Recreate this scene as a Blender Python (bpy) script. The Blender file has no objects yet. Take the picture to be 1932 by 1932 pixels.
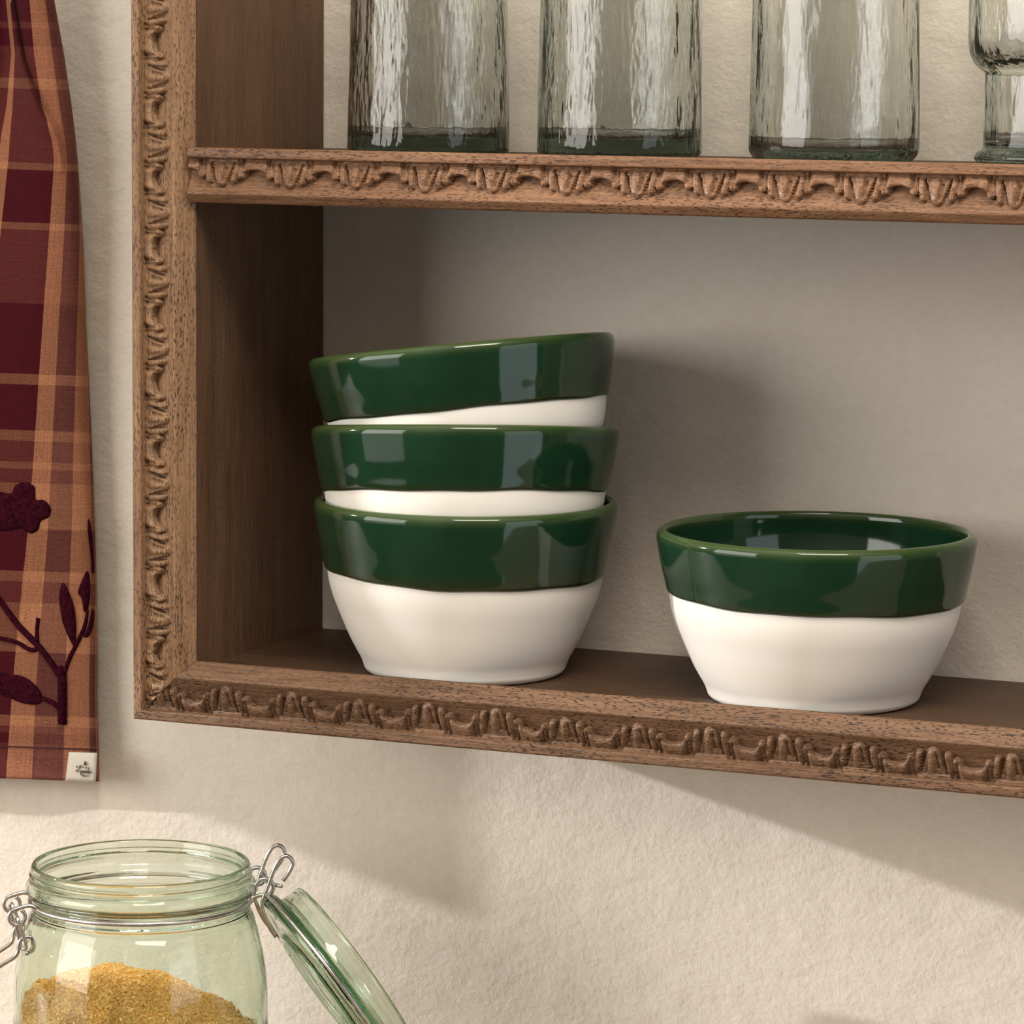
import bpy, math, random
import numpy as np
from mathutils import Matrix, Vector

random.seed(7); rng = np.random.default_rng(7)
SC = bpy.context.scene
COL = SC.collection

# ------------------------------------------------------------------ camera
FPX = 6888.4
YAW, PIT, ROL = 0.400944, 0.124514, 0.0093813
CAM = np.array([0.8566, -1.7606, 1.5065])
_F = np.array([-math.sin(YAW)*math.cos(PIT), math.cos(YAW)*math.cos(PIT), -math.sin(PIT)])
_R0 = np.array([math.cos(YAW), math.sin(YAW), 0.0]); _U0 = np.cross(_R0, _F)
_R = math.cos(ROL)*_R0 + math.sin(ROL)*_U0
_U = -math.sin(ROL)*_R0 + math.cos(ROL)*_U0
cd = bpy.data.cameras.new('camera'); cam = bpy.data.objects.new('camera', cd); COL.objects.link(cam)
cd.sensor_width = 36.0; cd.lens = FPX/1932*36.0; cd.clip_start = 0.05; cd.clip_end = 50
m = Matrix.Identity(4)
for i in range(3):
    m[i][0] = _R[i]; m[i][1] = _U[i]; m[i][2] = -_F[i]; m[i][3] = CAM[i]
cam.matrix_world = m
SC.camera = cam

# ------------------------------------------------------------------ light
w = bpy.data.worlds.new('room_light'); SC.world = w; w.use_nodes = True
_wn = w.node_tree; bg = _wn.nodes['Background']
# the unseen room: a pale bright ceiling above and in front, dim walls, darkest at the right
_tc = _wn.nodes.new('ShaderNodeTexCoord'); _dot = _wn.nodes.new('ShaderNodeVectorMath'); _dot.operation = 'DOT_PRODUCT'
_dot.inputs[1].default_value = (-0.1, -0.35, 0.93); _wn.links.new(_tc.outputs['Generated'], _dot.inputs[0])
_rp = _wn.nodes.new('ShaderNodeValToRGB'); _wn.links.new(_dot.outputs['Value'], _rp.inputs[0])
_e = _rp.color_ramp.elements
for _p, _c in ((0.38, (0.12, 0.094, 0.068)), (0.62, (0.36, 0.31, 0.25))): _e.new(_p).color = (*_c, 1)
_e[0].position = 0.0; _e[0].color = (0.045, 0.033, 0.024, 1)
_e[3].position = 0.96; _e[3].color = (0.80, 0.77, 0.72, 1)
_wn.links.new(_rp.outputs[0], bg.inputs[0]); bg.inputs[1].default_value = 1.0

def area(name, loc, target, sx, sy, power, color):
    d = bpy.data.lights.new(name, 'AREA'); d.shape = 'RECTANGLE'; d.size = sx; d.size_y = sy
    d.energy = power; d.color = color
    o = bpy.data.objects.new(name, d); COL.objects.link(o); o.location = loc
    o.rotation_euler = (Vector(target)-Vector(loc)).to_track_quat('-Z', 'Y').to_euler()
    return o
area('left_window_sky', (-2.0, -2.65, 1.90), (0.2, -0.1, 1.90), 2.1, 1.6, 43, (1.0, 0.97, 0.92))
area('left_window_low', (-2.0, -2.65, 0.72), (0.2, -0.1, 0.72), 2.1, 0.7, 4, (1.0, 0.97, 0.92))
area('right_window_shade', (1.75, -0.85, 1.15), (0.0, -0.85, 1.15), 1.0, 1.6, 5.5, (0.86, 0.93, 1.0))
area('high_front_fill', (0.75, -1.05, 2.78), (0.2, -0.1, 1.3), 0.9, 0.6, 21, (1.0, 0.92, 0.80))  # fill added above and in front to brighten the bowl fronts
sd = bpy.data.lights.new('sun', 'SUN'); sd.energy = 1.9; sd.angle = math.radians(0.85); sd.color = (1.0, 0.98, 0.98)
so = bpy.data.objects.new('sun', sd); COL.objects.link(so)
so.rotation_euler = Vector((3.0, 1.0, -0.777)).to_track_quat('-Z', 'Y').to_euler()

vs = SC.view_settings
vs.view_transform = 'Standard'; vs.look = 'None'; vs.gamma = 1; vs.use_curve_mapping = False
vs.exposure = 0.48
SC.cycles.use_denoising = True
SC.cycles.max_bounces = 16; SC.cycles.transmission_bounces = 14; SC.cycles.glossy_bounces = 8; SC.cycles.diffuse_bounces = 5

# ------------------------------------------------------------------ helpers
def at(px, py, Y):                       # a photo pixel -> the point at depth Y
    d = _F + _R*(px-966)/FPX - _U*(py-966)/FPX
    return CAM + d*(Y-CAM[1])/d[1]

def tag(o, label=None, cat=None, group=None, kind=None):
    if label: o['label'] = label
    if cat: o['category'] = cat
    if group: o['group'] = group
    if kind: o['kind'] = kind
    return o

def empty(name, loc=(0, 0, 0)):
    o = bpy.data.objects.new(name, None); COL.objects.link(o); o.location = loc
    o.empty_display_size = 0.02
    return o

def mesh(name, V, Fc, mat, parent=None, smooth=True):
    me = bpy.data.meshes.new(name)
    V = np.asarray(V, dtype=np.float32)
    if isinstance(Fc, np.ndarray):
        n, k = Fc.shape
        me.vertices.add(len(V)); me.vertices.foreach_set('co', V.ravel())
        me.loops.add(n*k); me.loops.foreach_set('vertex_index', Fc.astype(np.int32).ravel())
        me.polygons.add(n)
        me.polygons.foreach_set('loop_start', np.arange(0, n*k, k, dtype=np.int32))
        me.polygons.foreach_set('loop_total', np.full(n, k, dtype=np.int32))
        me.update(calc_edges=True); me.validate()
    else:
        me.from_pydata([tuple(v) for v in V], [], Fc); me.update()
    me.materials.append(mat)
    if smooth: me.polygons.foreach_set('use_smooth', np.ones(len(me.polygons), dtype=bool))
    o = bpy.data.objects.new(name, me); COL.objects.link(o)
    if parent: o.parent = parent
    return o

def grid_faces(nu, nv, closed_u=False):
    i = np.arange(nu if closed_u else nu-1); j = np.arange(nv-1)
    I, J = np.meshgrid(i, j, indexing='ij'); I2 = (I+1) % nu
    return np.stack([I*nv+J, I2*nv+J, I2*nv+J+1, I*nv+J+1], -1).reshape(-1, 4)

def box(name, lo, hi, mat, parent=None, bev=0.0):
    (x0, y0, z0), (x1, y1, z1) = lo, hi
    V = [(x, y, z) for x in (x0, x1) for y in (y0, y1) for z in (z0, z1)]
    Fc = [(0, 1, 3, 2), (4, 6, 7, 5), (0, 4, 5, 1), (2, 3, 7, 6), (0, 2, 6, 4), (1, 5, 7, 3)]
    o = mesh(name, V, Fc, mat, parent, smooth=False)
    if bev:
        b = o.modifiers.new('bevel', 'BEVEL'); b.width = bev; b.segments = 3
    return o

def lathe(name, prof, mat, parent=None, n=128, rfun=None, zfun=None):
    """prof: list of (r, z) metres; ends on the axis are closed."""
    P = np.array(prof, float); th = np.linspace(0, 2*np.pi, n, endpoint=False)
    T, Rr = np.meshgrid(th, P[:, 0], indexing='ij'); Z = np.broadcast_to(P[:, 1], T.shape).copy()
    Rr = Rr.copy()
    if rfun is not None: Rr = rfun(T, Rr, Z)
    if zfun is not None: Z = zfun(T, Rr, Z)
    V = np.stack([Rr*np.cos(T), Rr*np.sin(T), Z], -1).reshape(-1, 3)
    o = mesh(name, V, grid_faces(n, len(P), True), mat, parent)
    import bmesh
    bm = bmesh.new(); bm.from_mesh(o.data)
    bmesh.ops.remove_doubles(bm, verts=bm.verts, dist=1e-6)
    bmesh.ops.recalc_face_normals(bm, faces=bm.faces)
    bm.to_mesh(o.data); bm.free()
    o.data.polygons.foreach_set('use_smooth', np.ones(len(o.data.polygons), dtype=bool))
    return o

def smooth_curve(pts, sub=6, closed=False):
    P = [np.array(p, float) for p in pts]; n = len(P); out = []
    for i in range(n if closed else n-1):
        p1, p2 = P[i], P[(i+1) % n]
        p0 = P[i-1] if (closed or i > 0) else 2*p1-p2
        p3 = P[(i+2) % n] if (closed or i+2 < n) else 2*p2-p1
        for k in range(sub):
            t = k/sub
            out.append(0.5*((2*p1)+(-p0+p2)*t+(2*p0-5*p1+4*p2-p3)*t*t+(-p0+3*p1-3*p2+p3)*t**3))
    if not closed: out.append(P[-1])
    return out

def tube(name, pts, r, mat, parent=None, sides=12, sub=6, closed=False):
    C = smooth_curve(pts, sub, closed) if sub > 1 else [np.array(p, float) for p in pts]
    C = np.array(C); n = len(C)
    T = np.zeros_like(C)
    for i in range(n):
        a = C[(i-1) % n] if (closed or i > 0) else C[i]
        b = C[(i+1) % n] if (closed or i < n-1) else C[i]
        t = b-a; T[i] = t/(np.linalg.norm(t)+1e-12)
    up = np.array([0.0, 0, 1]) if abs(T[0][2]) < .9 else np.array([1.0, 0, 0])
    N = np.cross(T[0], up); N /= np.linalg.norm(N); V = []
    an = np.linspace(0, 2*np.pi, sides, endpoint=False)
    rr = r if hasattr(r, '__len__') else None
    for i in range(n):
        N = N - T[i]*np.dot(N, T[i]); N /= np.linalg.norm(N)
        B = np.cross(T[i], N)
        ri = r if rr is None else float(np.interp(i/(n-1), np.linspace(0, 1, len(rr)), rr))
        for a in an: V.append(C[i]+ri*(math.cos(a)*N+math.sin(a)*B))
    Fc = []
    for i in range(n if closed else n-1):
        i2 = (i+1) % n
        for k in range(sides):
            k2 = (k+1) % sides
            Fc.append((i*sides+k, i*sides+k2, i2*sides+k2, i2*sides+k))
    if not closed:
        Fc.append(tuple(range(sides))[::-1]); Fc.append(tuple((n-1)*sides+k for k in range(sides)))
    return mesh(name, V, Fc, mat, parent)

# ------------------------------------------------------------------ materials
class NT:
    def __init__(s, name):
        s.m = bpy.data.materials.new(name); s.m.use_nodes = True
        s.t = s.m.node_tree; s.b = s.t.nodes['Principled BSDF']; s.out = s.t.nodes['Material Output']
    def n(s, typ, **kw):
        nd = s.t.nodes.new(typ)
        for k, v in kw.items():
            if k.startswith('i_'): nd.inputs[k[2:].replace('_', ' ')].default_value = v
            elif k.startswith('n_'): nd.inputs[int(k[2:])].default_value = v
            else: setattr(nd, k, v)
        return nd
    def l(s, a, b): s.t.links.new(a, b)
    def ramp(s, src, stops, interp='LINEAR'):
        r = s.n('ShaderNodeValToRGB'); e = r.color_ramp.elements; r.color_ramp.interpolation = interp
        while len(e) < len(stops): e.new(0.5)
        for el, (p, c) in zip(e, stops):
            el.position = p; el.color = (c, c, c, 1) if not hasattr(c, '__len__') else (*c, 1)
        s.l(src, r.inputs[0]); return r.outputs[0]
    def mix(s, fac, a, b, mode='MIX'):
        x = s.n('ShaderNodeMix', data_type='RGBA', blend_type=mode)
        for sock, v in ((x.inputs[0], fac), (x.inputs[6], a), (x.inputs[7], b)):
            if hasattr(v, 'is_linked'): s.l(v, sock)
            elif hasattr(v, '__len__'): sock.default_value = (*v, 1)
            else: sock.default_value = v
        return x.outputs[2]
    def noise(s, vec, scale, detail=2, rough=.5):
        x = s.n('ShaderNodeTexNoise'); x.inputs['Scale'].default_value = scale
        x.inputs['Detail'].default_value = detail; x.inputs['Roughness'].default_value = rough
        if vec is not None: s.l(vec, x.inputs['Vector'])
        return x.outputs[0]
    def map(s, scale, rot=(0, 0, 0), coord='Object'):
        tc = s.n('ShaderNodeTexCoord'); mp = s.n('ShaderNodeMapping')
        mp.inputs['Scale'].default_value = scale; mp.inputs['Rotation'].default_value = rot
        s.l(tc.outputs[coord], mp.inputs[0]); return mp.outputs[0]
    def bump(s, h, strength, dist, prev=None):
        b = s.n('ShaderNodeBump'); b.inputs['Strength'].default_value = strength; b.inputs['Distance'].default_value = dist
        s.l(h, b.inputs['Height'])
        if prev is not None: s.l(prev, b.inputs['Normal'])
        return b.outputs[0]

def wall_mat():
    s = NT('plaster')
    o = s.map((1, 1, 1))
    patch = s.noise(o, 5.0, 4, .6)
    c = s.ramp(patch, [(.3, (.735, .655, .555)), (.7, (.805, .73, .63))])
    fine = s.noise(o, 160, 3, .6)
    c = s.mix(.12, c, s.ramp(fine, [(.35, (.58, .52, .45)), (.65, (.85, .81, .75))]))
    s.l(c, s.b.inputs['Base Color']); s.b.inputs['Roughness'].default_value = .85
    s.b.inputs['Specular IOR Level'].default_value = .2
    trowel = s.noise(s.map((1, 1, 1.4), (0, .5, 0)), 34, 5, .55)
    b = s.bump(trowel, .35, .006)
    pit = s.noise(o, 330, 3, .6)
    b = s.bump(pit, .34, .0013, b)
    s.l(b, s.b.inputs['Normal'])
    return s.m

def wood_mat(name, axis, dark, mid, light, pore=.6, rough=.5, slant=0.0):
    s = NT(name)
    def sc(al, ac): return tuple(al if i == axis else ac for i in range(3))
    rot = {0: (0, slant, 0), 2: (0, slant, 0), 1: (0, 0, 0)}[axis]
    g1 = s.noise(s.map(sc(7, 95), rot), 1, 4, .6)
    g2 = s.noise(s.map(sc(3, 22), rot), 1, 3, .55)
    c = s.ramp(g1, [(.28, dark), (.5, mid), (.74, light)])
    c = s.mix(.45, c, s.ramp(g2, [(.3, dark), (.52, mid), (.72, light)]))
    fib = s.noise(s.map(sc(40, 900), rot), 1, 2, .6)
    c = s.mix(.25, c, s.ramp(fib, [(.35, tuple(x*.55 for x in dark)), (.65, tuple(min(1, x*1.25) for x in light))]))
    pn = s.noise(s.map(sc(400, 1650), rot), 1, 0, .5)
    zone = s.ramp(s.noise(s.map(sc(12, 45), rot), 1, 2, .5), [(.36, .35), (.58, 1.0)])
    pm = s.ramp(pn, [(.605, 0.0), (.665, 1.0)])
    pm = s.mix(1.0, pm, zone, 'MULTIPLY'); pm = s.mix(1.0, pm, (pore, pore, pore), 'MULTIPLY')
    c = s.mix(pm, c, tuple(x*.22 for x in dark))
    s.l(c, s.b.inputs['Base Color'])
    s.b.inputs['Roughness'].default_value = rough; s.b.inputs['Specular IOR Level'].default_value = .35
    b = s.bump(fib, .18, .0006); b = s.bump(s.ramp(pn, [(.60, 1.0), (.70, 0.0)]), .5, .0004, b)
    s.l(b, s.b.inputs['Normal'])
    return s.m

def cream_mat():
    s = NT('cream_glaze'); o = s.map((1, 1, 1))
    n = s.noise(s.map((9, 9, 70)), 1, 3, .5)
    c = s.ramp(n, [(.3, (.83, .79, .71)), (.7, (.885, .85, .785))])
    sp = s.ramp(s.noise(o, 420, 0, .5), [(.86, 0.0), (.88, .25)])
    c = s.mix(sp, c, (.42, .34, .25))
    s.l(c, s.b.inputs['Base Color']); s.b.inputs['Roughness'].default_value = .32
    s.b.inputs['Specular IOR Level'].default_value = .4
    s.l(s.bump(n, .12, .0008), s.b.inputs['Normal'])
    return s.m

def green_mat():
    s = NT('green_glaze')
    tc = s.n('ShaderNodeTexCoord'); sx = s.n('ShaderNodeSeparateXYZ'); s.l(tc.outputs['Object'], sx.inputs[0])
    mr = s.n('ShaderNodeMapRange'); mr.inputs[1].default_value = .046; mr.inputs[2].default_value = .084
    s.l(sx.outputs[2], mr.inputs[0])
    nz = s.noise(s.map((22, 22, 90)), 1, 4, .6)
    ad = s.n('ShaderNodeMath', operation='MULTIPLY_ADD'); ad.inputs[1].default_value = .10; 
    s.l(nz, ad.inputs[0]); s.l(mr.outputs[0], ad.inputs[2])
    sub = s.n('ShaderNodeMath', operation='SUBTRACT'); sub.inputs[1].default_value = .05; s.l(ad.outputs[0], sub.inputs[0])
    # thin glaze breaks to olive at the dipped edge and on the rim
    c = s.ramp(sub.outputs[0], [(0.0, (.026, .028, .006)), (.12, (.018, .024, .006)), (.24, (.007, .030, .014)), (.80, (.008, .034, .016)), (.89, (.036, .062, .016)), (.97, (.095, .125, .038))])
    pn = s.noise(s.map((40, 40, 40)), 1, 3, .6)
    c = s.mix(.35, c, s.ramp(pn, [(.3, (.005, .018, .006)), (.7, (.012, .046, .024))]))
    s.l(c, s.b.inputs['Base Color']); s.b.inputs['Roughness'].default_value = .07
    s.b.inputs['IOR'].default_value = 1.5
    s.b.inputs['Coat Weight'].default_value = .0; s.b.inputs['Coat Roughness'].default_value = .03
    s.l(s.bump(s.noise(s.map((60, 60, 14)), 1, 2, .5), .10, .0012), s.b.inputs['Normal'])
    return s.m

def glass_mat(name, tint, absorb, dens, bump=0.0, vscale=(85, 85, 24)):
    s = NT(name)
    s.b.inputs['Base Color'].default_value = (*tint, 1); s.b.inputs['Transmission Weight'].default_value = 1
    s.b.inputs['Roughness'].default_value = 0.0; s.b.inputs['IOR'].default_value = 1.48
    v = s.n('ShaderNodeVolumeAbsorption'); v.inputs[0].default_value = (*absorb, 1); v.inputs[1].default_value = dens
    s.l(v.outputs[0], s.out.inputs['Volume'])
    if bump:
        h = s.noise(s.map(vscale), 1, 3, .55)
        h2 = s.noise(s.map((260, 260, 90)), 1, 2, .5)
        b = s.bump(h, bump, .004); b = s.bump(h2, bump*.35, .0012, b)
        s.l(b, s.b.inputs['Normal'])
    return s.m

def simple(name, color, rough=.5, metal=0.0, spec=.5):
    s = NT(name); s.b.inputs['Base Color'].default_value = (*color, 1); s.b.inputs['Roughness'].default_value = rough
    s.b.inputs['Metallic'].default_value = metal; s.b.inputs['Specular IOR Level'].default_value = spec
    return s.m

def wire_mat():
    s = NT('steel_wire'); n = s.noise(s.map((300, 300, 300)), 1, 2, .5)
    s.l(s.ramp(n, [(.3, (.50, .48, .46)), (.7, (.68, .66, .64))]), s.b.inputs['Base Color'])
    s.b.inputs['Metallic'].default_value = 1; s.b.inputs['Roughness'].default_value = .28
    return s.m

def cloth_mat():
    s = NT('plaid_linen')
    tc = s.n('ShaderNodeTexCoord'); sx = s.n('ShaderNodeSeparateXYZ'); s.l(tc.outputs['UV'], sx.inputs[0])
    D, L, B, M = (.052, .0042, .0085), (.34, .150, .080), (.125, .047, .036), (.16, .045, .035)
    warp = s.ramp(sx.outputs[0], WARP(D, L, B), 'CONSTANT')
    weft = s.ramp(sx.outputs[1], WEFT(D, L, M), 'CONSTANT')
    c = s.mix(.33, warp, weft)
    def uvn(sx_, sy_, d=2):
        wv = s.n('ShaderNodeMapping'); wv.inputs['Scale'].default_value = (sx_, sy_, 1); s.l(tc.outputs['UV'], wv.inputs[0])
        return s.noise(wv.outputs[0], 1, d, .65)
    tw = uvn(190, 420)                       # open linen weave
    slub = uvn(260, 14); slubw = uvn(9, 560)  # thick and thin yarns, lengthwise and crosswise
    for nz, f, lo, hi in ((tw, .42, .40, 1.75), (slub, .30, .55, 1.5), (slubw, .30, .55, 1.5)):
        c = s.mix(f, c, s.mix(1.0, c, s.ramp(nz, [(.28, (lo, lo, lo)), (.72, (hi, hi*.97, hi*.95))]), 'MULTIPLY'))
    s.l(c, s.b.inputs['Base Color']); s.b.inputs['Roughness'].default_value = .95
    s.b.inputs['Specular IOR Level'].default_value = .1
    s.b.inputs['Sheen Weight'].default_value = .03
    s.l(s.bump(tw, .4, .0006), s.b.inputs['Normal'])
    return s.m

# cloth stripe layouts; warp coordinate in mm/80 from the left of the dark panel, weft in photo rows/1700
def WARP(D, L, B):
    f = lambda mm: (mm+130)/174.0
    return [(0.0, B), (f(-122), L), (f(-110), D), (f(-41), L), (f(-34), D), (f(0), L), (f(7), B), (f(17.3), L), (f(30), B), (f(35.4), L), (f(38.2), D)]
def WEFT(D, L, M):
    g = lambda y: (y+100)/1700.0
    rows = [(-100, D), (33, M), (50, D), (85, M), (142, L), (163, M), (300, L), (318, D), (413, L), (429, M), (565, D), (697, L), (719, D), (806, L), (828, M), (868, L), (880, M), (905, L), (990, D), (1075, L), (1095, M), (1130, L), (1228, D), (1345, L), (1366, M), (1376, D), (1400, M), (1462, D)]
    return [(g(y), c) for y, c in rows]

PLASTER = wall_mat()
W_X = wood_mat('carved_mango_wood_across', 0, (.075, .035, .016), (.155, .078, .040), (.26, .150, .084), .85, .46)
W_Z = wood_mat('carved_mango_wood_upright', 2, (.120, .058, .025), (.235, .126, .064), (.36, .215, .118), .85, .5)
W_M = wood_mat('carved_mango_wood_rail', 0, (.105, .046, .020), (.21, .102, .050), (.335, .178, .095), .8, .46)
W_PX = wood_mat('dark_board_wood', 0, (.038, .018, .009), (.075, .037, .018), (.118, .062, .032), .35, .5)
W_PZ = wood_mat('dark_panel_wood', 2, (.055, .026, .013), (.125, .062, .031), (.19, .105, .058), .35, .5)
CREAM = cream_mat(); GREEN = green_mat()
GLASS = glass_mat('recycled_glass', (.98, .985, .975), (.36, .47, .38), 38, .6)
GLASS_S = glass_mat('recycled_glass_smooth', (.98, .985, .975), (.36, .47, .38), 30, .32)
JARGL = glass_mat('green_jar_glass', (.915, .965, .90), (.42, .68, .47), 32, .05, (60, 60, 30))
WIRE = wire_mat()
CLOTH = cloth_mat()

# ------------------------------------------------------------------ the setting
tag(box('wall_back', (-1.6, 0, 0), (2.4, .06, 2.6), PLASTER), kind='structure')
tag(box('wall_left', (-1.31, -.30, 0), (-1.25, 0, 2.6), PLASTER), kind='structure')
# unseen stepped boards, added to cast the shadow edges on wall and bowls
PAINT = simple('blocker_paint', (.62, .56, .47), .6)
blocker = tag(empty('shadow_blocker', (-.63, 0, 1.2326)), 'unseen cream panel left of the tea towel, added to shade the wall and bowls', 'panel')
for nm, lo, hi in (('upper_blocker', (-.64, -.402, 1.350), (-.62, 0, 1.95)), ('lower_blocker', (-.64, -.238, 1.2326), (-.62, 0, 1.3498))):
    o = box(nm, lo, hi, PAINT, blocker, .002); o.matrix_parent_inverse = Matrix.Translation((-.63, 0, 1.2326)).inverted()
FLOOR = wood_mat('floor_boards', 0, (.030, .018, .010), (.050, .030, .017), (.075, .046, .026), .2, .6)
tag(box('floor', (-1.6, -3.2, -.05), (2.4, 0, 0), FLOOR), kind='structure')
ct = box('countertop', (-1.2, -.62, .865), (2.2, 0, .9047), simple('oak_worktop', (.24, .16, .095), .55), bev=.003)
tag(ct, 'oak countertop against the plaster wall under the glass jar', 'countertop')

# ------------------------------------------------------------------ wall shelf
SX1, SZ1 = 0.70, 2.10
shelf = tag(empty('wall_shelf', (-.033, -.146, 1.170)), 'carved brown wooden wall shelf holding glasses above green bowls', 'shelf')
def sh(o):
    o.parent = shelf; o.matrix_parent_inverse = Matrix.Translation((-.033, -.146, 1.170)).inverted(); return o
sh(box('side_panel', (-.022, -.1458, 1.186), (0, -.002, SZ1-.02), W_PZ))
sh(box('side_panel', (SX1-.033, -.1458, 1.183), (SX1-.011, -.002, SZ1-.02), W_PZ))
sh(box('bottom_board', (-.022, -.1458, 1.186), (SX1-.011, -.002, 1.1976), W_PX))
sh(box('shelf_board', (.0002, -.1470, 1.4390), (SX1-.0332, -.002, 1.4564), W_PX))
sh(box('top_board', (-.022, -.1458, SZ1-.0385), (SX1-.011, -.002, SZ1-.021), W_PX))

def seg_d(u, v, a, b, ra, rb):
    (ax, ay), (bx, by) = a, b; dx, dy = bx-ax, by-ay
    t = np.clip(((u-ax)*dx+(v-ay)*dy)/(dx*dx+dy*dy), 0, 1)
    return np.hypot(u-ax-t*dx, v-ay-t*dy)/(ra+(rb-ra)*t)

def ornament(u, v, hsc):
    """u: mm from the palmette axis, v: mm above the outer fillet -> depth (mm, <=0)"""
    v = v/hsc; out = np.full(u.shape, -99.0); ua = np.abs(u)
    top = -5.7+5.4*np.sin(np.clip((v+.3)/11.5, 0, 1)*np.pi/2)
    def dome(q, lift=0.0, sq=2.6):
        return np.where(q < 1, top+lift-sq*(1-np.sqrt(np.clip(1-q*q, 0, 1))), -99)
    c = dome(seg_d(ua, v, (0, -1), (0, 10.6), 7.2, 3.2), .3, 2.4)
    fr = 2.0*np.exp(-((u-(1.3+.13*(11-v)))/(.75+.05*(11-v)))**2)*np.clip((11.9-v)/2, 0, 1)*np.clip((v+1)/3, 0, 1)
    fr = fr+.9*np.exp(-((u+(1.9+.22*(11-v)))/.7)**2)*np.clip((11-v)/3, 0, 1)
    c = np.where(c > -90, c-fr, c)
    base = dome(seg_d(ua, v, (0, -1.5), (20, -1.5), 6.0, 6.0), .2, 1.6)
    s1 = dome(seg_d(ua, v, (8.2, 1), (6.7, 10.2), 2.3, 1.9), .2, 2.2)
    s2 = dome(seg_d(ua, v, (12.6, -1), (11.2, 7.9), 3.0, 2.0), .3, 2.0)
    tt = np.clip((18.5-ua)/7.2, 0, 1)
    edge_v = np.where(ua > 10.4, 5.4+4.4*(1-np.sqrt(np.clip(1-tt**2.2, 0, 1))), 2.0)
    q_ = np.clip(1-(edge_v-v)/3.2, 0, 1)
    sw = np.where(v < edge_v, top+1.7-2.3*(1-np.sqrt(np.clip(1-q_*q_, 0, 1))), -99)
    plate = np.maximum(np.maximum(s2, sw), base)
    # hollow flutes run down from the second leaf heads
    f2 = 2.3*np.exp(-((ua-(11.3+.05*(8-v)))/(.95+.06*(8-v)))**2)*np.clip((8.2-v)/1.5, 0, 1)*np.clip((v+2)/3, 0, 1)
    f2 = f2+1.4*np.exp(-((ua-(9.1-.05*v))/.6)**2)*np.clip((8-v)/2, 0, 1)
    plate = np.where(plate > -90, plate-f2, plate)
    gap = (np.abs(seg_d(ua, v, (6.3, 2.5), (4.6, 12.5), .45, .65)) < 1)
    out = np.maximum(np.maximum(c, s1), plate)
    out = np.where(gap, np.minimum(out, -5.4), out)
    wob = .12*np.sin(u*.9+v*.5)+.08*np.sin(v*1.1-u*.4)
    return np.where(out > -90, out+wob, out)

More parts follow.
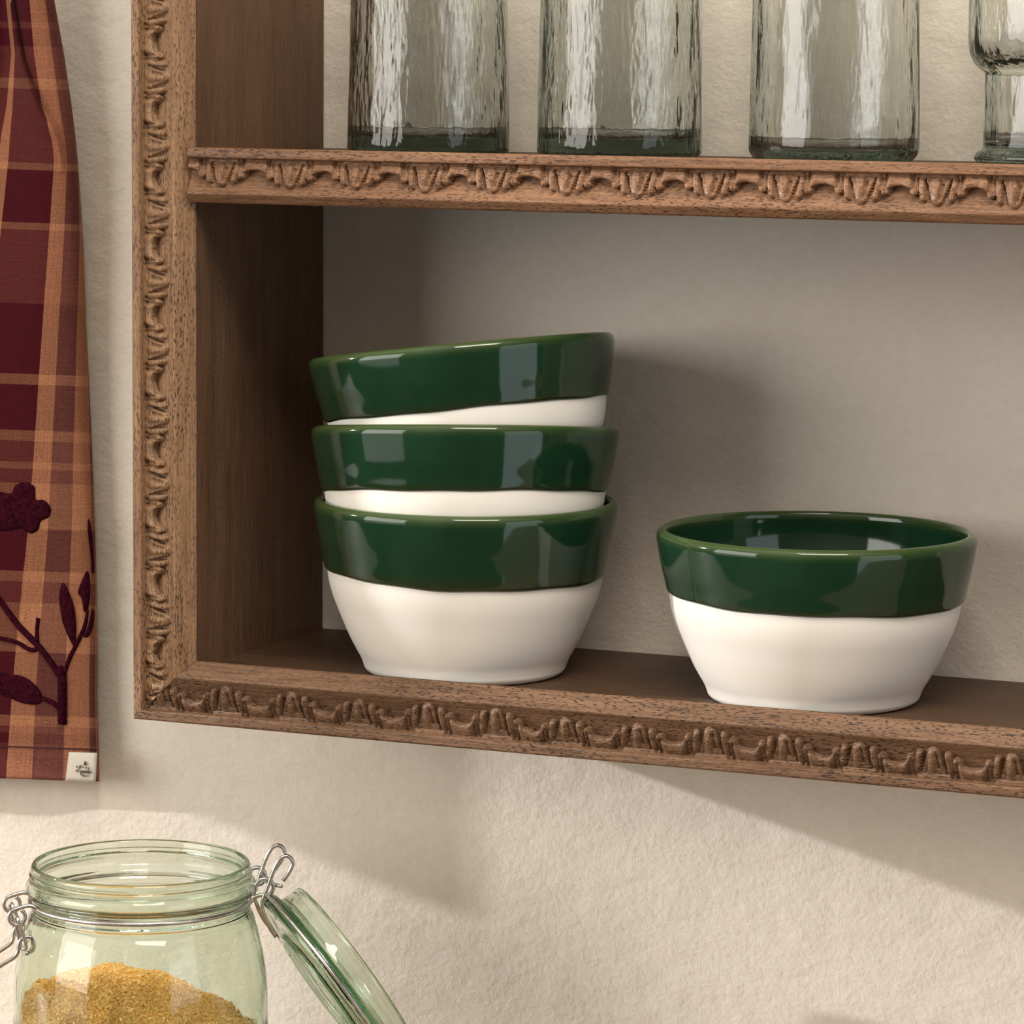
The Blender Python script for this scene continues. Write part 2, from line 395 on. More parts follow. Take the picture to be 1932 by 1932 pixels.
def moulding(name, mat, orient, o0, o1, edge, Wt, vr, fil, bev, period, phase, mitre0, mitre1, du, hsc, seed):
    """strip with a plain outer fillet, a carved hollow and an inner bevel.
    orient: 'B' bottom rail, 'M' middle rail, 'T' top rail, 'L' left stile, 'R' right stile."""
    nv = 104; L = o1-o0; nu = int(L/du)
    # finer rows near the sharp edges
    vv = np.unique(np.concatenate([np.linspace(0, 1.2, 6), np.linspace(1.2, fil-.4, 6), np.linspace(fil-.4, fil+.7, 8), np.linspace(fil+.7, vr, 70), np.linspace(vr, vr+1, 5), np.linspace(vr+1, Wt-.8, 8), np.linspace(Wt-.8, Wt, 5)]))
    s = np.linspace(0, 1, nu)
    S, Vm = np.meshgrid(s, vv, indexing='ij')
    a0 = o0+mitre0*Vm/1000; a1 = o1-mitre1*Vm/1000
    A = a0+S*(a1-a0)
    r2 = np.random.default_rng(seed)
    n = np.floor((A-phase)/period+.5)
    jit = r2.normal(0, .5, 400)[(n+150).astype(int) % 400]
    u = ((A-phase)-n*period)*1000*(37.0/(period*1000))+jit*np.exp(-0)
    vloc = Vm-fil
    hv = hsc*(1+.05*r2.normal(0, 1, 400)[(n+77).astype(int) % 400])
    t = np.clip((Vm-fil-.6)/(vr-fil-.6), 0, 1)
    ground = -6.6*(1-t**1.8)
    d = np.where(Vm <= fil, -.9*np.clip((1.1-Vm)/1.1, 0, 1)**2-.35*np.clip((Vm-fil+.5)/.5, 0, 1)**2, 0)
    instep = np.clip((Vm-fil)/.6, 0, 1)
    hollow = np.maximum(ground, ornament(u, vloc, hv))
    hollow = np.where(Vm > vr-.6, ground, hollow)
    d = np.where((Vm > fil) & (Vm <= vr), -.35*(1-instep)+hollow*instep, d)
    bt = np.clip((Vm-vr)/(Wt-vr), 0, 1)
    d = np.where(Vm > vr, -bev*bt-.5*np.clip((Vm-Wt+.9)/.9, 0, 1)**2, d)
    d = d-.25*np.exp(-((Vm-vr)/.5)**2)
    d = d+.12*np.sin(A*310+Vm*.3)*np.sin(A*71)*(np.exp(-((Vm-vr)/1.5)**2)+np.exp(-((Vm-fil)/1.2)**2))
    Y = -.153-d/1000
    back = np.minimum(-.1457, 0)
    # skirt: close the strip at the back
    Vx = np.concatenate([Vm[:, :1], Vm, Vm[:, -1:]], 1); Ax = np.concatenate([A[:, :1], A, A[:, -1:]], 1)
    bk = -.1459 if orient != 'M' else -.1471
    Yx = np.concatenate([np.full((nu, 1), bk), Y, np.full((nu, 1), bk)], 1)
    if orient in 'B': X, Z = Ax, edge+Vx/1000
    elif orient in 'MT': X, Z = Ax, edge-Vx/1000
    elif orient == 'L': Z, X = Ax, edge+Vx/1000
    else: Z, X = Ax, edge-Vx/1000
    V = np.stack([X, Yx, Z], -1).reshape(-1, 3)
    nvx = Vx.shape[1]
    Fq = grid_faces(nu, nvx)
    if orient in 'BR': Fq = Fq[:, ::-1] if orient == 'R' else Fq
    if orient in 'LMT': Fq = Fq[:, ::-1]
    if orient == 'R': Fq = Fq[:, ::-1]
    # end caps
    V0 = V.reshape(nu, nvx, 3)
    caps = []
    base = len(V)
    capV = []
    for row in (V0[0], V0[-1]):
        c2 = row.copy(); c2[:, 1] = bk; capV.append(c2)
    V = np.concatenate([V, capV[0], capV[1]])
    for e, rowi in ((0, 0), (1, nu-1)):
        j = np.arange(nvx-1); r0 = rowi*nvx+j; c0 = base+e*nvx+j
        caps.append(np.stack([r0, r0+1, c0+1, c0], -1))
    Fq = np.concatenate([Fq]+caps)
    o = mesh(name, V, Fq, mat)
    import bmesh
    bm = bmesh.new(); bm.from_mesh(o.data); bmesh.ops.recalc_face_normals(bm, faces=bm.faces)
    bm.to_mesh(o.data); bm.free()
    return sh(o)

K = 33/31.4
moulding('carved_bottom_moulding', W_X, 'B', -.033, SX1, 1.170, 31.4, 23.3, 5.0, 7.0, .0369, .0191, K, K, .00045, 1.13, 3)
moulding('carved_shelf_moulding', W_M, 'M', -.0016, SX1-.0314, 1.4597, 27.3, 22.6, 5.0, 3.2, .03663, .0169, 0, 0, .00045, 1.06, 5)
moulding('carved_side_moulding', W_Z, 'L', 1.170, SZ1, -.033, 33.0, 24.0, 5.0, 7.0, .0340, 1.4942, 1/K, 1/K, .00045, 1.12, 8)
moulding('carved_side_moulding', W_Z, 'R', 1.170, SZ1, SX1, 33.0, 24.0, 5.0, 7.0, .0340, 1.4942, 1/K, 1/K, .0012, .93, 9)
moulding('carved_top_moulding', W_X, 'T', -.033, SX1, SZ1, 31.4, 23.3, 5.0, 7.0, .0369, .0191, K, K, .0012, .93, 12)

# ------------------------------------------------------------------ bowls
def interp_profile(pts, n):
    C = smooth_curve([(r, z, 0) for r, z in pts], n); return [(max(p[0], 0.0)/1000, p[1]/1000) for p in C]

OUT_LOW = [(0, 1.2), (40, 1.2), (44, .4), (47.5, 0), (49.6, .7), (51.1, 2.2), (51.9, 4.4), (53.2, 7.4), (55.4, 11), (58.2, 16), (61.0, 21.8), (64.3, 29.3), (67.3, 36.5), (69.2, 43), (70.3, 50)]
def make_bowl(loc, axes, sr, sz, label, tilt_mm, tilt_dir, seed, drop=0.0):
    root = empty('bowl', loc)
    root['label'] = label; root['category'] = 'bowl'; root['group'] = 'two-tone green and cream bowls'
    r2 = np.random.default_rng(seed); ph = r2.uniform(0, 6.28, 4)
    def rf(T, R, Z): return R*(1+.0022*np.sin(2*T+ph[0])+.0012*np.sin(3*T+ph[1]))
    body = interp_profile(OUT_LOW, 4)+[(.0705, .056), (.0700, .062), (.0700, .0628), (.0662, .048), (.0615, .036), (.0565, .026), (.05, .0225), (.04, .0205), (0, .0195)]
    b = lathe('cream_body', body, CREAM, root, 160, rf)
    gl = [(70.9, 50.3), (71.6, 50.9), (72.0, 52), (73.0, 57), (74.5, 63.5), (75.7, 70), (76.6, 75.5), (76.9, 78.3), (76.4, 80.4), (75.0, 81.7), (73.3, 82), (72.1, 81.2), (71.5, 79.2), (71.3, 75), (70.6, 68), (69.0, 60), (65.4, 47), (61.8, 38), (57.4, 30), (51, 25), (43, 22.5), (25, 21.2), (0, 21)]
    glp = [(.0698, .0497)]+interp_profile(gl, 5)
    nlow = 8
    def zf(T, R, Z):
        k = np.clip((.062-Z)/.0115, 0, 1)*(R > .0690)
        return Z+k*(-drop/1000+tilt_mm/1000*np.cos(T-tilt_dir)+.00025*np.sin(5*T+ph[2])+.00018*np.sin(11*T+ph[3]))
    g = lathe('green_glazed_band', glp, GREEN, root, 160, rf, zf)
    g['label'] = 'glossy dark green glazed band and inside'
    ax = [Vector(a) for a in axes]
    mt = Matrix.Identity(4)
    for i in range(3):
        for j in range(3): mt[j][i] = ax[i][j]*(sr if i < 2 else sz)
    mt.translation = Vector(loc)
    root.matrix_world = mt
    return root

def frame_from(z):
    z = np.array(z)/np.linalg.norm(z); x = np.array([1.0, 0, 0]); x = x-z*np.dot(x, z); x /= np.linalg.norm(x)
    return [x, np.cross(z, x), z]
UP = frame_from((0, 0, 1))
RDIR = YAW            # direction of the photo's right hand, as an angle about z
make_bowl((.3094, -.0927, 1.1978), UP, 1.0073, 1.006, 'green and cream bowl standing alone right of the stack', 1.3, RDIR+math.pi, 1)
make_bowl((.1250, -.0938, 1.1978), UP, .992, 1.0687, 'bottom bowl of the stack of three, standing on the shelf', 1.9, RDIR+math.pi*.75, 2, 1.5)
def view_up(px, py, lean):
    d = _F + _R*(px-966)/FPX - _U*(py-966)/FPX; d /= np.linalg.norm(d)
    u = math.cos(lean)*_U - math.sin(lean)*_R; u = u-d*np.dot(u, d); return u/np.linalg.norm(u)
ym, ym3 = -.0958, -.0935
z2 = view_up(880, 926, -.006); c2 = at(880, 926, ym)
s2 = 1.008
make_bowl(tuple(c2-z2*.0503*s2-np.array([.0008, 0, 0])), frame_from(z2), s2-.006, s2, 'middle bowl of the stack of three, nested in the bottom one', .3, 0, 3)
z3 = view_up(881, 770, .091); c3 = at(881, 770.5, ym3)
make_bowl(tuple(c3-z3*.0503*.998), frame_from(z3), .998, .998, 'topmost bowl of the stack, tilted with its left rim lowest', .3, 0, 4)

# ------------------------------------------------------------------ glasses on the upper shelf
GZ = 1.4566
def hammered(seed, amp):
    r2 = np.random.default_rng(seed); K_ = r2.integers(5, 26, 14); P_ = r2.uniform(0, 6.28, 14); Zf = r2.uniform(-60, 60, 14)
    def rf(T, R, Z):
        h = sum(np.sin(k*T+p+zf*Z)/(1+k*.08) for k, p, zf in zip(K_, P_, Zf))/5
        wgt = np.clip((Z-.004)/.012, 0, 1)*(R > .02)
        return R+amp*h*wgt
    return rf
def tumbler(loc, rb, rt, H, cr, seed, label, mat, base=.0085):
    prof = [(0, .0006), (rb-cr-.003, .0006), (rb-cr, 0)]
    for a in np.linspace(-math.pi/2, 0, 7)[1:]: prof.append((rb-cr+cr*math.cos(a), cr+cr*math.sin(a)))
    for t in np.linspace(0, 1, 60)[1:]: prof.append((rb+(rt-rb)*t, cr+(H-cr-.002)*t))
    prof += [(rt-.0008, H-.0005), (rt-.0018, H), (rt-.003, H-.0006), (rt-.0036, H-.002)]
    wi = .0038
    for t in np.linspace(1, 0, 60)[1:]:
        z = base+.004+(H-.002-base-.004)*t; prof.append((rb+(rt-rb)*(z/H)-wi, z))
    prof += [(rb-wi-.002, base+.0012), (rb-wi-.006, base+.0002), (rb*.5, base+.0012), (0, base+.0022)]
    o = lathe('drinking_glass', prof, mat, None, 256, hammered(seed, .00042))
    o.location = loc
    return tag(o, label, 'glass', 'hammered glasses on the upper shelf')
yg = -.072
tumbler((.0930, yg, GZ), .0410, .0380, .150, .0032, 21, 'straight hammered clear glass nearest the left wooden panel', GLASS, .0080)
tumbler((.1965, yg, GZ), .0408, .0384, .150, .0045, 22, 'second hammered clear glass from left, with dark green base', GLASS, .0090)
tumbler((.3075, yg, GZ), .0412, .0388, .150, .0075, 23, 'hammered clear glass with rounded base beside the footed glass', GLASS_S, .0062)

def footed(loc):
    o_ = [(0, .003), (.020, .0025), (.030, .0006), (.0335, 0), (.0365, .0012), (.0383, .0038), (.0372, .0065), (.0350, .0078), (.0342, .0090)]
    o_ += [(.0341, z) for z in np.linspace(.010, .0425, 14)]
    o_ += [(.0343, .0438), (.0362, .0450), (.0392, .0478), (.0414, .0525), (.0423, .058)]
    o_ += [(.0424-.0004*t, .058+.077*t) for t in np.linspace(0, 1, 20)[1:]]
    o_ += [(.0414, .1362), (.0404, .1366), (.0394, .1360)]
    i_ = [(.0386, .134-.074*t) for t in np.linspace(0, 1, 20)] + [(.0380, .0570), (.0366, .0535), (.0335, .0508), (.0305, .0490), (.0296, .0470)]
    i_ += [(.0294, z) for z in np.linspace(.0440, .0150, 12)] + [(.0288, .0122), (.0262, .0108), (.014, .0112), (0, .0116)]
    o = lathe('footed_glass', o_+i_, GLASS_S, None, 256, hammered(31, .00022))
    o.location = loc
    return tag(o, 'footed clear glass with a narrow waist, at the right end of the glass row', 'glass', 'hammered glasses on the upper shelf')
footed((.4178, yg-.003, GZ))

# ------------------------------------------------------------------ tea towel
ys_ = [-60, 0, 100, 200, 260, 300, 450, 600, 700, 850, 1000, 1200, 1300, 1450, 1480]
e_ = [92, 101, 119, 134, 141, 145, 155, 160, 165, 172, 178, 182, 181, 185, 186]
b_ = [48, 54, 62, 77, 97, 101, 90, 79, 72, 62, 50, 29, 20, 9, 7]
ue_ = [15, 16.5, 17, 18, 19.5, 20, 25, 30, 33, 37, 39, 41.5, 41.5, 42, 42]
TOP_ROW, BOT_ROW = -60, 1468
def towel_px(u, row):
    e = np.interp(row, ys_, e_); b = np.interp(row, ys_, b_); ue = np.interp(row, ys_, ue_)
    t = np.clip(u/ue, 0, 1)
    right = b+(e-b)*np.sin(t*math.pi/2)**.92
    k = (e-b)/ue*1.25
    left = b+u*np.interp(row, [-60, 0, 100, 200, 260, 300, 700], [1.05, 1.0, .95, 1.55, 2.3, 2.5, 2.9])
    return np.where(u >= 0, right, left)
def towel_y(u, row):
    ue = np.interp(row, ys_, ue_); t = np.clip(u/ue, 0, 1)
    y = -.024+.016*(1-np.sqrt(np.clip(1-t**2.2, 0, 1)))
    f = np.clip(row/1450, 0, 1)
    # soft pleats, deeper at the gathered top, and one crisp diagonal fold
    y = y-.006*(1-f)*np.sin((u+18)/15)-.0035*np.sin((u+60)/24+row/600)
    fold = np.interp(row, [-60, 0, 100, 170, 240, 300], [-40, -34, -25, -9, 1.5, 4])
    amp = np.interp(row, [-60, 0, 150, 240, 330], [.007, .007, .0065, .005, 0])
    y = y-amp*np.where(u < fold, np.exp(-np.abs(fold-u)/10), np.exp(-((u-fold)/2.2)**2))
    return y
def towel_pt(u, row, off=0.0):
    px = float(towel_px(np.array(float(u)), row)); return at(px, row+.035*px, float(towel_y(np.array(float(u)), row))-off)
towel = tag(empty('tea_towel', tuple(at(60, 700, -.02))), 'maroon plaid tea towel with dark floral embroidery hanging left of the shelf', 'towel')
def tw(o):
    o.parent = towel; o.matrix_parent_inverse = Matrix.Translation(towel.location).inverted(); return o
us = np.concatenate([np.linspace(-112, -1, 170), np.linspace(0, 42, 110)]); rows = np.linspace(TOP_ROW, BOT_ROW, 220)
Vt = []; UVt = []
for u in us:
    for r_ in rows:
        ue = float(np.interp(r_, ys_, ue_)); uu = min(u, ue*1.0) if u > 0 else u
        Vt.append(towel_pt(uu, r_)); UVt.append(((uu+130)/174.0, (r_+100)/1700.0))
Fq = grid_faces(len(us), len(rows))
cl = mesh('cloth', Vt, Fq, CLOTH)
uvl = cl.data.uv_layers.new(name='UVMap')
li = np.zeros(len(cl.data.loops), dtype=np.int32); cl.data.loops.foreach_get('vertex_index', li)
uvl.data.foreach_set('uv', np.array(UVt, dtype=np.float32)[li].ravel())
so_ = cl.modifiers.new('thickness', 'SOLIDIFY'); so_.thickness = .0012; so_.offset = 0
tw(cl)
STITCH = simple('hem_thread', (.05, .012, .012), .9)
tw(tube('hem_stitching', [towel_pt(u, 1408, .001) for u in np.linspace(-108, 41, 70)], .0004, STITCH, None, 6, 2))

def embroid_mat():
    s = NT('maroon_tufting'); n = s.noise(s.map((420, 420, 420)), 1, 3, .7)
    s.l(s.ramp(n, [(.3, (.016, .0015, .005)), (.7, (.060, .006, .016))]), s.b.inputs['Base Color'])
    s.b.inputs['Roughness'].default_value = 1; s.b.inputs['Specular IOR Level'].default_value = .05
    s.l(s.bump(n, .9, .0025), s.b.inputs['Normal']); return s.m
EMB = embroid_mat()
def px_y(px, row):               # cloth depth under a photo pixel
    uu = np.linspace(-40, 42, 200); p = towel_px(uu, row); i = int(np.argmin(np.abs(p-px))); return float(towel_y(np.array(uu[i]), row))
def pe(px, py, off=.0012):
    r_ = py-.035*px; return at(px, py, px_y(px, r_)-off)
def stem(name, pts, wid):
    P = smooth_curve([(x, y, 0) for x, y in pts], 5)
    wv = np.interp(np.linspace(0, 1, len(P)), np.linspace(0, 1, len(wid)), wid)*.00027
    return tw(tube(name, [pe(p[0], p[1], .0008) for p in P], list(wv), EMB, None, 10, 1))
def blob(name, outline):
    """a padded patch of tufting: rim on the cloth, raised in the middle"""
    O = [p[:2] for p in smooth_curve([(x, y, 0) for x, y in outline], 4, True)]
    c = np.mean(O, 0); V = []; n = len(O)
    for f, h in ((1.0, -.0002), (.96, .0011), (.85, .0017), (.5, .0021)):
        for p in O:
            q = c+(np.array(p)-c)*f; V.append(pe(q[0], q[1], h))
    V.append(pe(c[0], c[1], .0021)); Fc = []
    for k in range(3):
        for i in range(n): Fc.append((k*n+i, k*n+(i+1) % n, (k+1)*n+(i+1) % n, (k+1)*n+i))
    for i in range(n): Fc.append((3*n+i, 3*n+(i+1) % n, 4*n))
    return tw(mesh(name, V, Fc, EMB))
blob('embroidered_flower', [(-40, 925), (-10, 925), (20, 930), (28, 915), (48, 908), (66, 918), (68, 942), (84, 943), (97, 958), (94, 975), (78, 984), (73, 1000), (58, 1008), (40, 998), (10, 1003), (-15, 1000), (-40, 990)])
stem('embroidered_stem', [(118, 1366), (118, 1320), (117, 1270), (110, 1262)], [10, 10.5, 10, 8])
stem('embroidered_stem', [(113, 1275), (95, 1248), (72, 1218), (35, 1180), (2, 1135), (-14, 1110)], [7, 6.5, 7, 7, 6, 5])
stem('embroidered_stem', [(76, 1222), (58, 1226), (32, 1212), (0, 1204), (-15, 1203)], [5.5, 5, 4.5, 4.5, 4])
stem('embroidered_stem', [(70, 1212), (70, 1190), (72, 1166)], [5, 4.5, 4.5])
stem('embroidered_stem', [(120, 1275), (132, 1240), (146, 1212), (160, 1180), (165, 1150)], [4, 4.5, 4.5, 4, 3])
stem('embroidered_stem', [(117, 1340), (100, 1326), (82, 1318)], [6, 5.5, 5])
blob('embroidered_leaf', [(118, 1098), (128, 1112), (140, 1145), (144, 1180), (143, 1215), (140, 1222), (130, 1205), (118, 1175), (112, 1140), (112, 1115)])
blob('embroidered_leaf', [(-20, 1266), (10, 1270), (45, 1276), (70, 1295), (82, 1318), (72, 1330), (45, 1328), (15, 1316), (-20, 1298)])
blob('embroidered_leaf', [(163, 1077), (169, 1085), (171, 1120), (166, 1150), (158, 1154), (154, 1130), (147, 1118), (152, 1100)])
blob('embroidered_leaf', [(167, 977), (172, 992), (176, 1030), (178, 1080), (174, 1080), (170, 1040), (165, 1000)])
blob('embroidered_leaf', [(174, 1148), (179, 1160), (175, 1185), (166, 1202), (157, 1200), (166, 1180)])
# sewn fabric label with a small dark crest and script
LBL = simple('label_tape', (.66, .61, .52), .8); INK = simple('label_ink', (.10, .075, .045), .8)
yl = -.0285
lb = []
for i, s_ in enumerate(np.linspace(0, 1, 8)):
    for t in np.linspace(0, 1, 8):
        x = (131+52.5*s_)*(1-t)+(124.5+56*s_)*t; y = (1419+1.5*s_)*(1-t)+(1472+3.5*s_)*t
        lb.append(at(x, y, yl-.0012*math.sin(t*2.2)-.0006*math.sin(s_*3)))
lab = tw(mesh('woven_label', lb, grid_faces(8, 8), LBL)); lab['label'] = 'cream woven label with dark script'
sm = lab.modifiers.new('thickness', 'SOLIDIFY'); sm.thickness = .0006
def ink(strokes, wpx):
    Vs, Fs = [], []
    for st in strokes:
        C = smooth_curve([(x, y, 0) for x, y in st], 3)
        for i in range(len(C)-1):
            a, b = C[i][:2], C[i+1][:2]; d = b-a; L_ = np.linalg.norm(d)+1e-9; nrm = np.array([-d[1], d[0]])/L_*wpx/2
            k = len(Vs)
            for q in (a-nrm, b-nrm, b+nrm, a+nrm):
                t = (q[1]-1419)/55; Vs.append(at(q[0], q[1], yl-.0012*math.sin(t*2.2)-.0021))
            Fs.append((k, k+1, k+2, k+3))
    o = mesh('label_script', Vs, Fs, INK, None, False); o.parent = lab
    return o
def z2(pts): return [(100+x*120/1932, 1390+y*120/1932) for x, y in pts]
ink([z2(p) for p in [
    [(975, 740), (960, 790), (940, 850), (1010, 850), (990, 790), (975, 740)], [(930, 830), (975, 800), (1030, 835)], [(975, 770), (975, 870)],
    [(700, 920), (740, 890), (730, 940)], [(840, 860), (800, 930), (770, 1000), (740, 1050), (690, 1040), (720, 1000)], [(860, 870), (830, 920), (850, 940)],
    [(890, 925), (920, 940), (935, 925)], [(975, 930), (1000, 960), (1030, 935), (1010, 920)], [(1100, 930), (1075, 980), (1060, 1060), (1090, 1080)],
    [(820, 1080), (850, 1030), (880, 1080), (840, 1100), (860, 1130), (830, 1150), (870, 1160)], [(890, 1060), (920, 1030), (940, 1090), (960, 1040), (985, 1095)],
    [(985, 1080), (1010, 1030), (1030, 1090), (1050, 1050)], [(1080, 1090), (1110, 1040), (1130, 1060), (1110, 1100)], [(800, 1075), (900, 1090), (1000, 1095), (1120, 1110)],
    [(890, 1180), (920, 1170), (950, 1195), (1000, 1180), (1000, 1205)], [(900, 1195), (940, 1200), (990, 1205)], [(1040, 1185), (1060, 1200), (1085, 1185)]]], 2.0)

# ------------------------------------------------------------------ clip-top jar
JY = -.16
JC = at(266, 1627, JY); JS = .0002692          # metres per photo pixel there
jar = tag(empty('storage_jar', (JC[0], JC[1], .905)), 'green glass clip-top jar of brown sugar standing open below the shelf', 'jar')
JH = JC[2]-.905
def jr(o):
    o.parent = jar; o.matrix_parent_inverse = Matrix.Translation((JC[0], JC[1], .905)).inverted(); return o
def jarprof():
    p = lambda r, dz: (r*JS, JH-dz*JS/.974)
    R_ = 241*JS
    out = [(0, .004), (.040, .003), (.050, 0), (R_-.006, .0015), (R_-.001, .006), (R_+.0005, .014)]
    out += [(R_+.0005, z) for z in np.linspace(.02, JH-330*JS, 12)]
    sh_ = [(241, 300), (240, 250), (237, 205), (230, 165), (222, 130), (214, 105), (209, 92), (206, 86), (205, 80), (203, 72), (203, 64), (206, 60), (212, 56), (215, 50), (216, 42), (215, 35), (211, 28), (208, 22), (210, 18), (206, 13), (207, 8), (205, 2), (202, -1), (198, -1), (195, 3), (194, 10)]
    out += [p(*q) for q in smooth_curve2(sh_)]
    inn = [(194, 18), (191, 23), (194, 28), (201, 36), (203, 44), (198, 51), (190, 56), (189, 62), (193, 67), (189, 73), (190, 80), (195, 86), (193, 92), (197, 97), (203, 106), (211, 126), (219, 150), (226, 185), (230, 220), (232, 280)]
    out += [p(*q) for q in smooth_curve2(inn)]
    out += [(232*JS, z) for z in np.linspace(JH-320*JS, .014, 12)]
    out += [(230*JS, .0095), (.05, .0065), (0, .007)]
    return out
def smooth_curve2(pts): return [(q[0], q[1]) for q in smooth_curve([(a, b, 0) for a, b in pts], 3)]
def jwob(T, R, Z): return R*(1+.0035*np.sin(3*T+1+20*Z)*(Z < JH-.03)+.002*np.sin(7*T-33*Z)*(Z < JH-.03))
body = lathe('glass_body', jarprof(), JARGL, None, 192, jwob); body.location = (JC[0], JC[1], .905); jr(body)

# local screen-parallel frame at the jar, for wires: right, up, and toward the viewer (all level with the room)
RV = np.array([math.cos(YAW), math.sin(YAW), 0]); TV = np.array([math.sin(YAW), -math.cos(YAW), 0])
HA = math.radians(13)
AX = RV*math.cos(HA)-TV*math.sin(HA); PX = RV*math.sin(HA)+TV*math.cos(HA)   # hinge axis direction and its normal toward the viewer
def jp(a, p, dz): return JC+AX*a*JS+PX*p*JS-np.array([0, 0, dz*JS/.974])
wr = 4.1*JS
ring = [jp(209*math.cos(t), 209*math.sin(t), 68) for t in np.linspace(0, 2*math.pi, 49)[:-1]]
jr(tube('wire_neck_band', ring, wr, WIRE, None, 12, 2, True))
def loop(c, e1, e2, r, n=14, a0=0, a1=2*math.pi):
    return [c+e1*r*math.cos(t)+e2*r*math.sin(t) for t in np.linspace(a0, a1, n)]
ZV = np.array([0, 0, 1.0])
for sgn in (-1, 1):              # left: the clamp lever; each wire ends in an eye
    p = sgn*54
    start = jp(-200, p*1.05, 66); eye = jp(-238, p, 80)
    arm = [start, jp(-214, p, 60), jp(-228, p, 62)] + loop(eye, -AX, ZV, 15*JS, 12, math.pi*.45, -math.pi*1.35)
    jr(tube('wire_eye', arm, wr*.95, WIRE, None, 10, 4))
    e2 = jp(-246, p, 128)
    link = [jp(-236, p+5, 86), jp(-231, p+5, 98), jp(-226, p+5, 118), jp(-222, p+3, 138), jp(-230, p-6, 138), jp(-236, p-6, 112), jp(-241, p-6, 88), jp(-238, p-2, 80)]
    jr(tube('wire_link', link, wr*.8, WIRE, None, 10, 4, True))
lv = []
for sgn in (1, -1):
    p = sgn*50
    pts = loop(jp(-219, p, 134), AX, ZV, 16*JS, 12, -math.pi*.6, math.pi*.95)
    pts = pts[::-1] if sgn < 0 else pts
    tail = [jp(-240, p, 152), jp(-268, p*.95, 170), jp(-310, p*.85, 198), jp(-345, p*.6, 221)]
    lv += (tail[::-1]+pts[::-1] if False else (pts[::1]+tail if sgn > 0 else tail[::-1]+pts))
jr(tube('clamp_lever', [q for q in lv], wr*.95, WIRE, None, 10, 4))
# right: the hinge with its two upright loops
lid_axis = None
for sgn in (-1, 1):
    p = sgn*48
    arm = [jp(204, p*.9, 66), jp(222, p, 60)] + loop(jp(228, p, 46), AX, ZV, 17*JS, 10, -math.pi*.5, math.pi*1.1)
    jr(tube('hinge_eye', arm, wr*.95, WIRE, None, 10, 4))
    up = [jp(262, p+6, 34), jp(275, p+6, 16), jp(281, p+6, 0), jp(272, p+6, -12), jp(258, p+6, -9), jp(246, p+6, 10), jp(236, p+6, 36), jp(226, p+6, 62), jp(222, p+5, 80), jp(228, p+3, 100), jp(238, p, 122), jp(250, p-2, 140)]
    jr(tube('hinge_loop', up, wr*.95, WIRE, None, 10, 5))
jr(tube('hinge_bar', [jp(236, -60, 44), jp(240, -20, 44), jp(240, 20, 44), jp(258, 62, 42)], wr*.9, WIRE, None, 10, 4))

# lid, swung open and hanging at the right
LC = JC+RV*(346*JS)-TV*(18*JS)-ZV*(241*JS/.974)+TV*0
adir = RV*.80-TV*.27+ZV*.565; adir = adir/np.linalg.norm(adir)       # inside of the lid faces up and right
lx = np.cross(adir, ZV); lx /= np.linalg.norm(lx); ly = np.cross(adir, lx)
lp = [(0, -2), (110, -2), (118, -6), (126, -10), (132, -9), (136, -2), (150, 2), (185, 3), (198, -2), (206, 0), (210, 8), (210, 18), (206, 26), (200, 29), (192, 27), (187, 34), (185, 58), (187, 68), (184, 75), (178, 76), (173, 70), (172, 40), (168, 22), (150, 17), (120, 14), (0, 13)]
lp = [(r*JS, z*JS) for r, z in smooth_curve2(lp)]
lp[0] = (0, lp[0][1]); lp[-1] = (0, lp[-1][1])
lid = lathe('glass_lid', lp, JARGL, None, 160)
lm = Matrix.Identity(4)
for i in range(3): lm[i][0] = lx[i]; lm[i][1] = ly[i]; lm[i][2] = adir[i]; lm[i][3] = LC[i]
lid.matrix_world = lm
jr(lid)
def lpnt(r, t, z): return LC+lx*r*JS*math.cos(t)+ly*r*JS*math.sin(t)+adir*z*JS
lring = [lpnt(213, t, 13) for t in np.linspace(0, 2*math.pi, 49)[:-1]]
jr(tube('wire_lid_band', lring, wr*.9, WIRE, None, 10, 2, True))

# sugar heap
def sugar_mat():
    s = NT('brown_sugar'); n = s.noise(s.map((700, 700, 700)), 1, 2, .6)
    s.l(s.ramp(n, [(.25, (.66, .29, .055)), (.5, (.95, .52, .13)), (.75, (1.0, .80, .40))]), s.b.inputs['Base Color'])
    s.b.inputs['Roughness'].default_value = .22; s.b.inputs['Transmission Weight'].default_value = .05
    s.b.inputs['Subsurface Weight'].default_value = .1; s.b.inputs['Subsurface Radius'].default_value = (.004, .002, .0008); s.b.inputs['Subsurface Scale'].default_value = .5
    return s.m
SUG = sugar_mat()
RS = 222*JS
def heap(x, y):                 # x along RV, y toward the viewer, metres from the jar axis
    xx = x+.0105; d = np.sqrt(xx*xx+(y*1.0)**2+.00012)
    slope = np.where(xx > 0, .60, .42)
    return .905+JH-.0525-slope*(d-.011)+.0011*np.sin(x*260+y*90)+.0009*np.sin(y*310-x*120)
nr, na = 40, 96
V = []
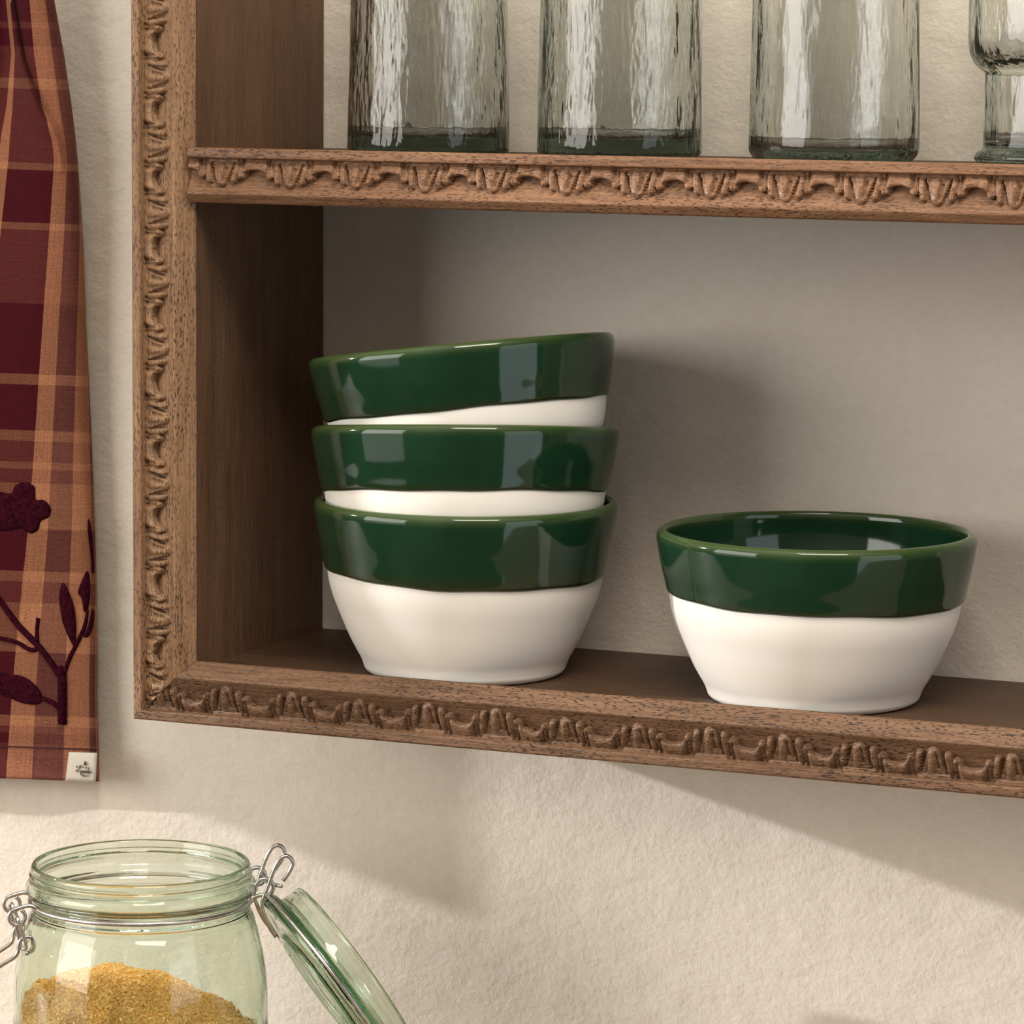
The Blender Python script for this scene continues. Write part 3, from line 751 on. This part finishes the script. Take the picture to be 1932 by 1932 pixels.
for i in range(nr+1):
    r_ = RS*i/nr
    for k in range(na):
        t = 2*math.pi*k/na; x, y = r_*math.cos(t), r_*math.sin(t)
        q = JC+RV*x+TV*y; V.append((q[0], q[1], float(heap(x, y))+rng.normal(0, .00025)))
Fc = [(i*na+k, i*na+(k+1) % na, (i+1)*na+(k+1) % na, (i+1)*na+k) for i in range(nr) for k in range(na)]
nb = len(V)
for k in range(na):
    t = 2*math.pi*k/na; q = JC+RV*RS*math.cos(t)+TV*RS*math.sin(t); V.append((q[0], q[1], .9158))
Fc += [(nr*na+k, nr*na+(k+1) % na, nb+(k+1) % na, nb+k) for k in range(na)]
Fc.append(tuple(nb+k for k in range(na))[::-1])
cub = np.array([(x, y, z) for x in (-1, 1) for y in (-1, 1) for z in (-1, 1)], float)
cf = [(0, 1, 3, 2), (4, 6, 7, 5), (0, 4, 5, 1), (2, 3, 7, 6), (0, 2, 6, 4), (1, 5, 7, 3)]
for _ in range(11000):
    r_ = (RS-.0012)*math.sqrt(rng.random()); t = 2*math.pi*rng.random(); x, y = r_*math.cos(t), r_*math.sin(t)
    if y < -.02 and rng.random() < .6: continue
    q = JC+RV*x+TV*y; h = rng.uniform(.00034, .00078)
    M_ = np.linalg.qr(rng.normal(size=(3, 3)))[0]
    c = np.array([q[0], q[1], float(heap(x, y))+rng.uniform(-.0001, .0006)])
    k = len(V); V += [tuple(c+M_@(v*h*np.array([1, .8, .7]))) for v in cub]; Fc += [tuple(k+j for j in f) for f in cf]
for _ in range(7000):            # grains against the front of the glass
    t = rng.uniform(-.15, math.pi+.15); x, y = RS*math.cos(t), RS*math.sin(t); z0 = float(heap(x, y))
    zz = z0-abs(rng.normal(0, .02)); q = JC+RV*x+TV*y; h = rng.uniform(.00034, .00078)
    M_ = np.linalg.qr(rng.normal(size=(3, 3)))[0]; c = np.array([q[0], q[1], max(zz, .9172)])
    k = len(V); V += [tuple(c+M_@(v*h*np.array([1, .8, .7]))) for v in cub]; Fc += [tuple(k+j for j in f) for f in cf]
sg = mesh('brown_sugar', V, Fc, SUG, None, False)
tag(sg, 'heap of golden brown sugar crystals inside the green jar', 'sugar', kind='stuff')
